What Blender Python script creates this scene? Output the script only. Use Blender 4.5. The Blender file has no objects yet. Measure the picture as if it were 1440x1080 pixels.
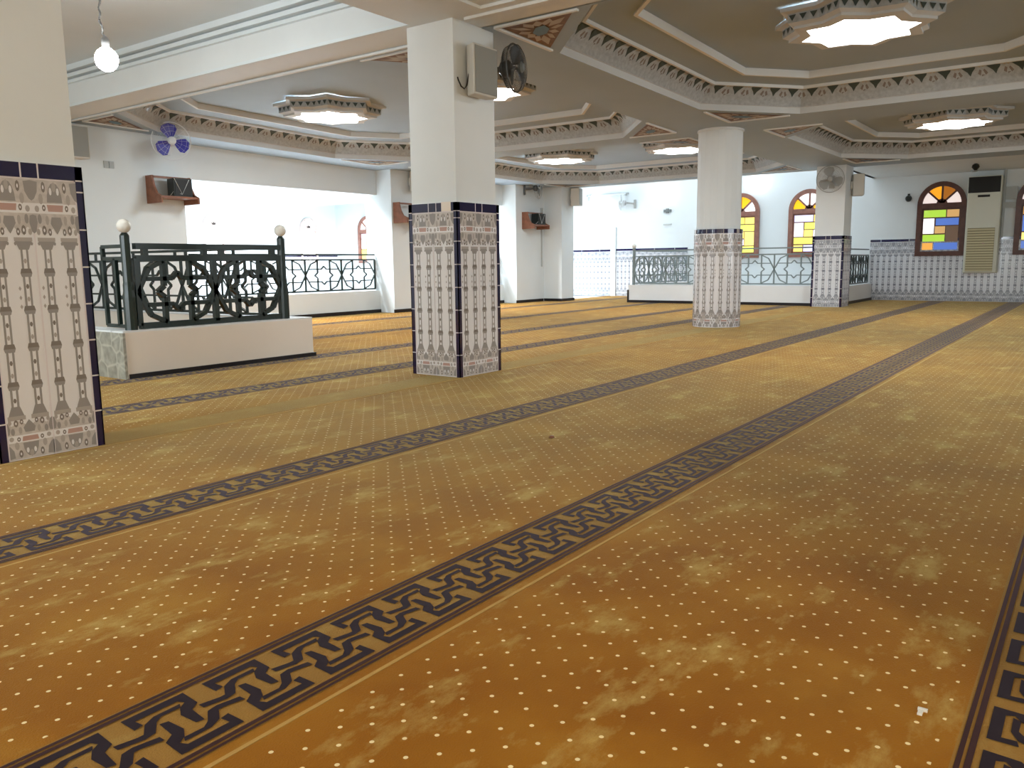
import bpy, bmesh, math, random
from mathutils import Vector, Matrix
random.seed(7)
C = bpy.context.scene.collection
PI = math.pi

# ------------------------------------------------------------------ materials
def mat(name, col, rough=0.5, spec=0.5, metal=0.0, emit=0.0, ecol=None, var=0.0, vscale=3.0, coat=0.0, bump=0.0):
    m = bpy.data.materials.new(name); m.use_nodes = True
    nt = m.node_tree; b = nt.nodes['Principled BSDF']
    b.inputs['Base Color'].default_value = (*col, 1)
    b.inputs['Roughness'].default_value = rough
    b.inputs['Specular IOR Level'].default_value = spec
    b.inputs['Metallic'].default_value = metal
    b.inputs['Coat Weight'].default_value = coat
    if emit:
        b.inputs['Emission Color'].default_value = (*(ecol or col), 1)
        b.inputs['Emission Strength'].default_value = emit
    if var or bump:
        tc = nt.nodes.new('ShaderNodeTexCoord'); n = nt.nodes.new('ShaderNodeTexNoise')
        n.inputs['Scale'].default_value = vscale; n.inputs['Detail'].default_value = 6
        nt.links.new(tc.outputs['Object'], n.inputs['Vector'])
        if var:
            r = nt.nodes.new('ShaderNodeValToRGB')
            r.color_ramp.elements[0].position = 0.3; r.color_ramp.elements[1].position = 0.7
            r.color_ramp.elements[0].color = (*[c * (1 - var) for c in col], 1)
            r.color_ramp.elements[1].color = (*[min(1, c * (1 + var)) for c in col], 1)
            nt.links.new(n.outputs['Fac'], r.inputs['Fac']); nt.links.new(r.outputs['Color'], b.inputs['Base Color'])
        if bump:
            bp = nt.nodes.new('ShaderNodeBump'); bp.inputs['Strength'].default_value = bump
            nt.links.new(n.outputs['Fac'], bp.inputs['Height']); nt.links.new(bp.outputs['Normal'], b.inputs['Normal'])
    return m

M = {}
M['wall'] = mat('white_wall_paint', (.70, .755, .775), .55, .3, var=.015, vscale=2)
M['plaster'] = mat('white_column_plaster', (.77, .81, .82), .5, .3, var=.02, vscale=3)
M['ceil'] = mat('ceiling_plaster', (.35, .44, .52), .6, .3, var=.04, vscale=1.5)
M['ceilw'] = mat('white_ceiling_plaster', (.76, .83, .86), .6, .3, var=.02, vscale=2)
M['beige'] = mat('beige_ceiling_band', (.58, .60, .60), .55, .3, var=.03, vscale=3)
M['mould'] = mat('white_moulding', (.75, .77, .76), .5, .3)
M['navy'] = mat('navy_glazed_tile', (.012, .008, .055), .08, .6, coat=.5)
M['grout'] = mat('white_grout', (.75, .70, .72), .7, .2)
M['tile'] = mat('cream_glazed_tile', (.83, .82, .84), .14, .5, var=.02, vscale=6)
M['t1'] = mat('tile_grey_print', (.33, .31, .30), .14, .5)
M['t2'] = mat('tile_pale_brown_print', (.45, .41, .39), .14, .5)
M['t3'] = mat('tile_dark_print', (.24, .21, .19), .14, .5)
M['t4'] = mat('tile_pink_print', (.52, .34, .30), .14, .5)
M['t5'] = mat('tile_mottled_print', (.60, .56, .54), .14, .5, var=.12, vscale=40)
M['w4'] = mat('dado_mottled_print', (.50, .52, .56), .16, .5)
M['wtile'] = mat('pale_blue_white_tile', (.74, .77, .82), .14, .5)
M['w1'] = mat('dado_grey_print', (.30, .32, .36), .16, .5)
M['w2'] = mat('dado_pale_print', (.40, .42, .46), .16, .5)
M['w3'] = mat('dado_dark_print', (.19, .205, .25), .16, .5)
M['black'] = mat('black_skirting', (.012, .010, .012), .35, .4)
M['iron'] = mat('dark_green_iron', (.010, .022, .019), .28, .5)
M['iron2'] = mat('grey_green_iron', (.20, .245, .25), .4, .4)
M['ball'] = mat('white_opal_globe', (.80, .78, .72), .25, .5)
M['curb'] = mat('cream_curb_paint', (.84, .77, .69), .55, .3, var=.02)
M['curbw'] = mat('white_curb_paint', (.76, .78, .79), .5, .3, var=.02)
M['wood'] = mat('brown_stained_wood', (.22, .085, .045), .4, .4, var=.25, vscale=14)
M['wwood'] = mat('dark_window_wood', (.10, .035, .022), .35, .4, var=.25, vscale=12)
M['wood3'] = mat('reddish_window_wood', (.26, .12, .09), .35, .4, var=.2, vscale=12)
M['device'] = mat('black_plastic', (.015, .02, .018), .35, .4)
M['wire'] = mat('white_cable', (.7, .7, .68), .5, .3)
M['bwire'] = mat('black_cable', (.02, .02, .02), .5, .3)
M['spk'] = mat('grey_speaker_cloth', (.31, .32, .30), .75, .2)
M['spkb'] = mat('pale_speaker_case', (.62, .61, .56), .45, .3)
M['fwhite'] = mat('white_fan_plastic', (.72, .76, .80), .35, .4)
M['fblue'] = mat('blue_fan_blade', (.045, .045, .36), .3, .5)
M['fgrey'] = mat('grey_fan_plastic', (.36, .37, .36), .4, .4)
M['fdark'] = mat('dark_fan_plastic', (.07, .075, .075), .4, .4)
M['fmid'] = mat('grey_green_fan_plastic', (.16, .18, .18), .4, .4)
M['ac'] = mat('ivory_ac_plastic', (.66, .68, .58), .35, .4)
M['acl'] = mat('yellowed_ac_louvre', (.58, .53, .33), .4, .4)
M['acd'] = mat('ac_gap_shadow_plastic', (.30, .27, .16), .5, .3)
M['acb'] = mat('black_ac_outlet', (.012, .012, .012), .5, .3)
M['pane_white'] = mat('white_window_glass', (.9, .9, .9), .15, .5, emit=3.2, ecol=(1, .97, .98))
M['star'] = mat('lit_star_diffuser', (1, 1, 1), .4, .3, emit=13, ecol=(1, .985, .95))
M['globe'] = mat('lit_opal_globe', (1, 1, 1), .3, .3, emit=5, ecol=(.95, .98, 1))
M['bulb'] = mat('lit_bulb_glass', (1, 1, 1), .3, .3, emit=90, ecol=(.96, 1, 1))
M['socket'] = mat('grey_lamp_holder', (.2, .2, .2), .5, .3)
M['orn'] = mat('dark_green_ornament_paint', (.055, .075, .065), .6, .3)
M['ornbg'] = mat('grey_ornament_ground', (.40, .43, .44), .6, .3, var=.15, vscale=30)
M['tri'] = mat('brown_painted_corner', (.17, .08, .035), .5, .3, var=.2, vscale=20)
M['trip'] = mat('beige_painted_petals', (.44, .37, .28), .5, .3)
M['trib'] = mat('teal_painted_diamond', (.10, .20, .26), .5, .3)
M['gutter'] = mat('grey_metal_box', (.42, .45, .45), .5, .3)

def pane(name, col, e):
    M[name] = mat(name, tuple(c * .5 for c in col), .12, .5, emit=e, ecol=col)
pane('pane_green', (.40, .66, .05), .9); pane('pane_blue', (.075, .16, .52), .9)
pane('pane_amber', (.85, .40, .07), .9); pane('pane_tan', (.58, .34, .12), .9)
pane('pane_brown', (.10, .055, .03), .9); pane('pane_orange', (.95, .38, .015), .9)
pane('pane_rust', (.36, .12, .012), .9); pane('pane_rose', (.80, .68, .64), .95)
pane('pane_lime', (.80, .90, .14), 1.15); pane('pane_yellow', (1., .78, .18), 1.15)
pane('pane_lilac', (.66, .66, .95), 1.1); pane('pane_gold', (1., .55, .02), 1.05)
pane('pane_light', (1., .97, .98), 1.25)

def NN(nt, t, **kw):
    n = nt.nodes.new(t)
    for k, v in kw.items(): setattr(n, k, v)
    return n
def MATH(nt, op, a, b=None, c=None):
    n = nt.nodes.new('ShaderNodeMath'); n.operation = op
    for i, v in enumerate((a, b, c)):
        if v is None: continue
        if isinstance(v, (int, float)): n.inputs[i].default_value = v
        else: nt.links.new(v, n.inputs[i])
    return n.outputs[0]
def MIX(nt, f, a, b):
    n = nt.nodes.new('ShaderNodeMix'); n.data_type = 'RGBA'
    for s, v in ((n.inputs[0], f), (n.inputs[6], a), (n.inputs[7], b)):
        if isinstance(v, tuple): s.default_value = (*v, 1)
        elif isinstance(v, (int, float)): s.default_value = v
        else: nt.links.new(v, s)
    return n.outputs[2]
def RAMP(nt, f, stops):
    r = nt.nodes.new('ShaderNodeValToRGB'); e = r.color_ramp.elements
    while len(e) < len(stops): e.new(.5)
    for el, (p, c) in zip(e, stops): el.position = p; el.color = (*c, 1)
    nt.links.new(f, r.inputs['Fac']); return r.outputs['Color']

def carpet_material(name, dots=True):
    m = bpy.data.materials.new(name); m.use_nodes = True; nt = m.node_tree; b = nt.nodes['Principled BSDF']
    tc = NN(nt, 'ShaderNodeTexCoord'); sx = NN(nt, 'ShaderNodeSeparateXYZ')
    nt.links.new(tc.outputs['Object'], sx.inputs[0]); x, y = sx.outputs[0], sx.outputs[1]
    def noise(scale, detail, stretch=(1, 1, 1), rough=.55):
        mp = NN(nt, 'ShaderNodeMapping'); mp.inputs['Scale'].default_value = stretch
        nt.links.new(tc.outputs['Object'], mp.inputs[0])
        n = NN(nt, 'ShaderNodeTexNoise'); n.inputs['Scale'].default_value = scale; n.inputs['Detail'].default_value = detail
        n.inputs['Roughness'].default_value = rough
        nt.links.new(mp.outputs[0], n.inputs['Vector']); return n.outputs['Fac']
    base = RAMP(nt, noise(2.2, 4), [(.32, (.27, .095, .006)), (.52, (.325, .128, .009)), (.70, (.38, .172, .018))])
    # pile brushed the other way: paler patches with an outline of their own
    patch = RAMP(nt, noise(4.6, 7, (.8, 1.5, 1), .68), [(.53, (0, 0, 0)), (.68, (1, 1, 1))])
    col = MIX(nt, MATH(nt, 'MULTIPLY', patch, .62), base, (.56, .40, .12))
    dk = RAMP(nt, noise(1.1, 3, (.7, 1.3, 1)), [(.55, (0, 0, 0)), (.75, (1, 1, 1))])
    col = MIX(nt, MATH(nt, 'MULTIPLY', dk, .30), col, (.19, .085, .010))
    # border ground, slightly olive
    inb = MATH(nt, 'MULTIPLY', MATH(nt, 'GREATER_THAN', y, .032), MATH(nt, 'LESS_THAN', y, .286))
    col = MIX(nt, MATH(nt, 'MULTIPLY', inb, .6), col, (.31, .19, .055))
    # dots on a diagonal lattice
    if dots:
        a = MATH(nt, 'FRACT', MATH(nt, 'ADD', MATH(nt, 'DIVIDE', MATH(nt, 'ADD', x, y), .078), 100.0))
        c = MATH(nt, 'FRACT', MATH(nt, 'ADD', MATH(nt, 'DIVIDE', MATH(nt, 'SUBTRACT', x, y), .078), 100.0))
        da = MATH(nt, 'ABSOLUTE', MATH(nt, 'SUBTRACT', a, .5)); dc = MATH(nt, 'ABSOLUTE', MATH(nt, 'SUBTRACT', c, .5))
        d = MATH(nt, 'SQRT', MATH(nt, 'ADD', MATH(nt, 'MULTIPLY', da, da), MATH(nt, 'MULTIPLY', dc, dc)))
        dot = MATH(nt, 'MULTIPLY', MATH(nt, 'LESS_THAN', d, .078), MATH(nt, 'GREATER_THAN', y, .31))
        dot = MATH(nt, 'MULTIPLY', dot, MATH(nt, 'LESS_THAN', y, 1.235))
        col = MIX(nt, MATH(nt, 'MULTIPLY', dot, .9), col, (.98, .82, .48))
    line = MATH(nt, 'LESS_THAN', y, .009)
    col = MIX(nt, line, col, (.50, .30, .09))
    nt.links.new(col, b.inputs['Base Color'])
    b.inputs['Roughness'].default_value = .9; b.inputs['Specular IOR Level'].default_value = .12
    b.inputs['Sheen Weight'].default_value = .42; b.inputs['Sheen Roughness'].default_value = .25
    b.inputs['Sheen Tint'].default_value = (.72, .78, .44, 1)
    n = noise(260, 2); bp = NN(nt, 'ShaderNodeBump'); bp.inputs['Strength'].default_value = .25; bp.inputs['Distance'].default_value = .01
    nt.links.new(n, bp.inputs['Height']); nt.links.new(bp.outputs[0], b.inputs['Normal'])
    return m
M['carpet'] = carpet_material('ochre_carpet_pile')
M['band'] = mat('dark_meander_pile', (.016, .009, .014), .9, .1)
M['bandl'] = mat('brown_border_pile', (.045, .016, .014), .9, .1)
for k_ in ('band', 'bandl'):
    b_ = M[k_].node_tree.nodes['Principled BSDF']; b_.inputs['Sheen Weight'].default_value = .3; b_.inputs['Sheen Roughness'].default_value = .33; b_.inputs['Sheen Tint'].default_value = (.75, .62, .72, 1)

def stone_material():
    m = bpy.data.materials.new('grey_green_marble'); m.use_nodes = True; nt = m.node_tree; b = nt.nodes['Principled BSDF']
    tc = NN(nt, 'ShaderNodeTexCoord'); v = NN(nt, 'ShaderNodeTexVoronoi'); v.feature = 'DISTANCE_TO_EDGE'; v.inputs['Scale'].default_value = 7
    n = NN(nt, 'ShaderNodeTexNoise'); n.inputs['Scale'].default_value = 14; n.inputs['Detail'].default_value = 6
    nt.links.new(tc.outputs['Object'], v.inputs['Vector']); nt.links.new(tc.outputs['Object'], n.inputs['Vector'])
    g = RAMP(nt, n.outputs['Fac'], [(.3, (.20, .20, .17)), (.7, (.40, .39, .33))])
    k = RAMP(nt, v.outputs['Distance'], [(0, (1, 1, 1)), (.09, (0, 0, 0))])
    nt.links.new(MIX(nt, MATH(nt, 'MULTIPLY', k, .6), g, (.58, .57, .48)), b.inputs['Base Color']); b.inputs['Roughness'].default_value = .3
    return m
M['stone'] = stone_material()

# ------------------------------------------------------------------ mesh builder
class MB:
    def __init__(s): s.v = []; s.f = []; s.m = []; s.uv = {}
    def face(s, pts, mi=0):
        n = len(s.v); s.v += [tuple(p) for p in pts]; s.f.append(tuple(range(n, n + len(pts)))); s.m.append(mi)
    def box(s, x0, y0, z0, x1, y1, z1, mi=0):
        n = len(s.v)
        s.v += [(x, y, z) for z in (z0, z1) for x, y in ((x0, y0), (x1, y0), (x1, y1), (x0, y1))]
        for q in ((0, 3, 2, 1), (4, 5, 6, 7), (0, 1, 5, 4), (1, 2, 6, 5), (2, 3, 7, 6), (3, 0, 4, 7)):
            s.f.append(tuple(n + i for i in q)); s.m.append(mi)
    def prism(s, poly, fn, a, b, mi=0):
        """poly in 2D, fn(u, v, w) -> 3D, extruded from w=a to w=b"""
        n = len(s.v); k = len(poly)
        s.v += [tuple(fn(u, v, a)) for u, v in poly] + [tuple(fn(u, v, b)) for u, v in poly]
        s.f.append(tuple(n + i for i in range(k))[::-1]); s.f.append(tuple(n + k + i for i in range(k))); s.m += [mi, mi]
        for i in range(k):
            j = (i + 1) % k; s.f.append((n + i, n + j, n + k + j, n + k + i)); s.m.append(mi)
    def bar(s, p, q, w, h, mi=0, up=(0, 0, 1)):
        p, q = Vector(p), Vector(q); d = (q - p).normalized(); up = Vector(up)
        if abs(d.dot(up)) > .98: up = Vector((1, 0, 0))
        a = d.cross(up).normalized() * w / 2; c = a.cross(d).normalized() * h / 2
        n = len(s.v)
        for e in (p, q): s.v += [tuple(e + a + c), tuple(e - a + c), tuple(e - a - c), tuple(e + a - c)]
        for f in ((0, 1, 2, 3), (7, 6, 5, 4), (0, 4, 5, 1), (1, 5, 6, 2), (2, 6, 7, 3), (3, 7, 4, 0)):
            s.f.append(tuple(n + i for i in f)); s.m.append(mi)
    def tube(s, pts, r, mi=0, k=8, closed=False):
        pts = [Vector(p) for p in pts]; n = len(s.v); N = len(pts)
        for i, p in enumerate(pts):
            if closed: d = pts[(i + 1) % N] - pts[i - 1]
            else: d = pts[min(i + 1, N - 1)] - pts[max(i - 1, 0)]
            d.normalize(); up = Vector((0, 0, 1)) if abs(d.z) < .9 else Vector((1, 0, 0))
            a = d.cross(up).normalized(); c = a.cross(d)
            for j in range(k):
                t = 2 * PI * j / k; s.v.append(tuple(p + (a * math.cos(t) + c * math.sin(t)) * r))
        for i in range(N if closed else N - 1):
            for j in range(k):
                i2 = (i + 1) % N; j2 = (j + 1) % k
                s.f.append((n + i * k + j, n + i * k + j2, n + i2 * k + j2, n + i2 * k + j)); s.m.append(mi)
        if not closed:
            s.f.append(tuple(n + j for j in range(k))[::-1]); s.f.append(tuple(n + (N - 1) * k + j for j in range(k))); s.m += [mi, mi]
    def lathe(s, prof, c=(0, 0, 0), ax=(0, 0, 1), k=24, mi=0, cap=True):
        """prof: list of (radius, height along ax)"""
        ax = Vector(ax).normalized(); up = Vector((0, 0, 1)) if abs(ax.z) < .9 else Vector((1, 0, 0))
        a = ax.cross(up).normalized(); b = ax.cross(a); c = Vector(c); n = len(s.v)
        for r, h in prof:
            for j in range(k):
                t = 2 * PI * j / k; s.v.append(tuple(c + ax * h + (a * math.cos(t) + b * math.sin(t)) * r))
        for i in range(len(prof) - 1):
            for j in range(k):
                j2 = (j + 1) % k; s.f.append((n + i * k + j, n + i * k + j2, n + (i + 1) * k + j2, n + (i + 1) * k + j)); s.m.append(mi)
        if cap:
            s.f.append(tuple(n + j for j in range(k))[::-1]); s.f.append(tuple(n + (len(prof) - 1) * k + j for j in range(k))); s.m += [mi, mi]
    def sphere(s, c, r, mi=0, k=20, rz=None):
        rz = rz or r
        s.lathe([(max(1e-4, r * math.sin(PI * i / 12)), -rz * math.cos(PI * i / 12)) for i in range(13)], c, (0, 0, 1), k, mi)
    def build(s, name, mats, parent=None, smooth=False, bevel=0.0, off=None):
        me = bpy.data.meshes.new(name)
        v = s.v if off is None else [(a - off[0], b - off[1], c - off[2]) for a, b, c in s.v]
        me.from_pydata(v, [], s.f)
        if not isinstance(mats, (list, tuple)): mats = [mats]
        for m_ in mats: me.materials.append(M[m_] if isinstance(m_, str) else m_)
        me.polygons.foreach_set('material_index', s.m)
        bm = bmesh.new(); bm.from_mesh(me)
        bmesh.ops.recalc_face_normals(bm, faces=bm.faces); bm.to_mesh(me); bm.free()
        if smooth:
            for p in me.polygons: p.use_smooth = True
            me.set_sharp_from_angle(angle=math.radians(40))
        me.update()
        o = bpy.data.objects.new(name, me); C.objects.link(o)
        if parent: o.parent = parent
        if bevel:
            b = o.modifiers.new('bevel', 'BEVEL'); b.width = bevel; b.segments = 2; b.limit_method = 'ANGLE'
        return o

def tag(o, label, cat, group=None, kind=None):
    o['label'] = label; o['category'] = cat
    if group: o['group'] = group
    if kind: o['kind'] = kind
    return o
def thing(name, label, cat, loc=(0, 0, 0), rz=0, group=None, kind=None):
    o = bpy.data.objects.new(name, None); C.objects.link(o); o.location = loc; o.rotation_euler = (0, 0, rz); o.empty_display_size = .1
    return tag(o, label, cat, group, kind)
def struct(name, mb, mats, parent=None, label=None, **k):
    o = mb.build(name, mats, parent, **k)
    if not parent: o['kind'] = 'structure'
    if label: o['label'] = label
    return o
def dup(root, loc, rz=None, label=None, scale=None):
    r = root.copy(); C.objects.link(r); r.location = loc
    if rz is not None: r.rotation_euler = (0, 0, rz)
    if label: r['label'] = label
    for ch in list(root.children):
        c = ch.copy(); C.objects.link(c); c.parent = r
        for g in ch.children:
            d = g.copy(); C.objects.link(d); d.parent = c
    return r

# ------------------------------------------------------------------ camera (phone held low, 0.8 m above the carpet)
HC = 0.8
F_PX, PITCH, ROLL, YAW = 1150.67, .14667651, -.01192289, .62620042
def camera():
    cy, sy, cp, sp = math.cos(YAW), math.sin(YAW), math.cos(PITCH), math.sin(PITCH)
    fw = Vector((cy * cp, sy * cp, -sp)); rt = Vector((sy, -cy, 0)); up = rt.cross(fw)
    r2 = rt * math.cos(ROLL) + up * math.sin(ROLL); u2 = -rt * math.sin(ROLL) + up * math.cos(ROLL)
    cd = bpy.data.cameras.new('camera'); cd.sensor_width = 36; cd.lens = F_PX / 1440 * 36; cd.clip_start = .02; cd.clip_end = 200
    o = bpy.data.objects.new('camera', cd); C.objects.link(o)
    m = Matrix((r2, u2, -fw)).transposed().to_4x4(); m.translation = (0, 0, HC); o.matrix_world = m
    bpy.context.scene.camera = o
camera()

# ------------------------------------------------------------------ main dimensions (metres)
XW = 17.28            # wall with the stained glass windows
YW = 9.62             # face of the left piers
YB = 9.95             # face of the parapets and lintels between the piers
ZB = 2.37             # underside of the plaster ceiling
def wz(X): return .06 - .09 * min(max((X - 4.6) / 5.1, 0), 1)    # the old ceiling sags a little
X0, Y0, YF = -3.2, -4.2, 19.0

fl = MB(); fl.box(X0 - .2, Y0 - .2, -.12, XW + .2, YF + .2, -.012); struct('floor', fl, 'curbw')

# ------------------------------------------------------------------ carpets
def carpet_roll(y, w, x0, x1, label, border=True):
    t = thing('prayer_carpet', label, 'carpet', (0, y, 0), 0, 'ochre prayer carpets laid side by side')
    b = MB(); b.box(x0, 0, -.012, x1, w - .002, 0); b.build('pile', 'carpet', t)
    if border:
        s = MB(); z = .0016
        for a, c in ((.034, .041), (.046, .056), (.257, .267), (.272, .280)):
            s.face([(x0, a, z), (x1, a, z), (x1, c, z), (x0, c, z)], 1)
        hook = [(-.064, .090), (.058, .090), (.054, .036), (.034, .022), (.028, -.026), (.013, -.022), (.011, .022), (.024, .045), (.040, .056), (.034, .070), (-.048, .070), (-.046, .047), (-.064, .043)]
        serp_u = [(.032, .0585), (-.020, .058), (-.044, .046), (-.062, .018), (-.073, .018), (-.112, .027)]
        serp_l = [(.026, .046), (-.012, .047), (-.027, .036), (-.047, .006), (-.068, .002), (-.112, .011)]
        per = .162; n0 = math.ceil((x0 + .12 - .099) / per); n1 = math.floor((x1 - .12 - .099) / per)
        for n in range(n0, n1 + 1):
            cx = .099 + n * per; cy = .1565
            for sg in (1, -1):
                s.face([(cx + sg * u, cy + sg * v, z) for u, v in hook], 0)
                for i in range(len(serp_u) - 1):
                    q = (serp_u[i], serp_u[i + 1], serp_l[i + 1], serp_l[i])
                    s.face([(cx + sg * u, cy + sg * v, z) for u, v in q], 0)
        bo = s.build('meander_border', ['band', 'bandl'], t)
        bo['label'] = 'dark brown key-pattern border band'
    return t
P = 1.256
fl = MB(); fl.box(X0, Y0, -.012, XW, -1.40, 0); struct('floor', fl, 'carpet')
carpet_roll(-1.397, P, X0, XW, 'ochre carpet strip right of the border band in the bottom right corner')
carpet_roll(-.141, P, X0, XW, 'ochre dotted carpet strip filling the bottom right of the floor')
carpet_roll(1.115, P, X0, XW, 'ochre dotted carpet strip in the foreground behind the largest dark border band')
carpet_roll(2.371, P, X0, XW, 'ochre dotted carpet strip just in front of the tiled columns')
carpet_roll(3.636, .722, X0, XW, 'narrow plain ochre carpet strip running between the tiled columns', border=False)
carpet_roll(4.36, 1.12, X0, 14.6, 'olive ochre carpet strip just behind the tiled columns')
carpet_roll(5.482, 1.46, X0, 14.6, 'olive ochre carpet strip passing in front of the stair curb')
carpet_roll(6.944, 1.60, X0, XW, 'olive ochre carpet strip beside the stair curb towards the piers')
carpet_roll(8.546, 1.06, X0, XW, 'olive ochre carpet strip along the foot of the white piers')

for a_, b_, l_ in ((6.23, 9.97, 'ochre carpet strip at the foot of the wide opening parapet'), (10.76, 13.48, 'ochre carpet strip at the foot of the second opening parapet')):
    t_ = MB(); t_.box(a_, 0, -.012, b_, .32, 0); t_ = t_.build('carpet_strip', 'carpet'); t_.location = (0, 9.607, 0); tag(t_, l_, 'carpet')

# ------------------------------------------------------------------ walls
w = MB(); w.box(XW, Y0, 0, XW + .2, YF + .2, 4.2); struct('wall_right', w, 'wall')
w = MB(); w.box(X0, Y0 - .2, 0, XW + .2, Y0, 4.2); struct('wall_front', w, 'wall')
w = MB(); w.box(X0 - .2, Y0, 0, X0, YF + .2, 4.2); struct('wall_back', w, 'wall')
w = MB(); w.box(X0, YF, 0, XW, YF + .2, 4.2); struct('wall_far', w, 'wall')
# left wall: piers, lintels, parapets
w = MB()
LZ, PZ = 1.945, .37
OPEN = [(6.22, 9.98), (10.75, 13.50)]
w.box(X0, YW, 0, 6.22, YW + .6, 2.9)
w.box(9.98, YW, 0, 10.75, YW + .6, 2.9)
w.box(13.50, YW, 0, 14.52, YW + .6, 2.9)
for a, b in OPEN:
    w.box(a, YB, LZ, b, YB + .22, 2.9); w.box(a, YB, 0, b, YB + .22, PZ)
struct('wall_left', w, 'wall')
w = MB(); w.box(1.0, -1.02, 0, 1.45, -.56, 2.45); struct('shade_pier', w, 'plaster')  # added pier out of view, casts the shade on the near right carpet
w = MB()
w.box(4.9, YW - .016, 0, 6.22, YW, .055); w.box(6.22, YB - .016, 0, 9.98, YB, .055); w.box(9.964, YW - .016, 0, 10.75, YW, .055)
w.box(10.75, YB - .016, 0, 13.5, YB, .055); w.box(13.484, YW - .016, 0, 14.45, YW, .055)
struct('baseboard_left', w, 'black')
# tiled dado on the right wall is added further down

# ------------------------------------------------------------------ ceilings
def offset_poly(poly, d):
    n = len(poly); out = []
    for i in range(n):
        p0, p1, p2 = Vector(poly[i - 1]), Vector(poly[i]), Vector(poly[(i + 1) % n])
        d1 = (p1 - p0).normalized(); d2 = (p2 - p1).normalized()
        n1 = Vector((-d1.y, d1.x)); n2 = Vector((-d2.y, d2.x))
        b = (n1 + n2); b /= b.dot(n1)
        out.append(tuple(p1 + b * d))
    return out
def octagon(x0, x1, y0, y1, cx, cy):
    return [(x0 + cx, y0), (x1 - cx, y0), (x1, y0 + cy), (x1, y1 - cy), (x1 - cx, y1), (x0 + cx, y1), (x0, y1 - cy), (x0, y0 + cy)]
def Z(x, dz): return ZB + wz(x) + dz

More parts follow.
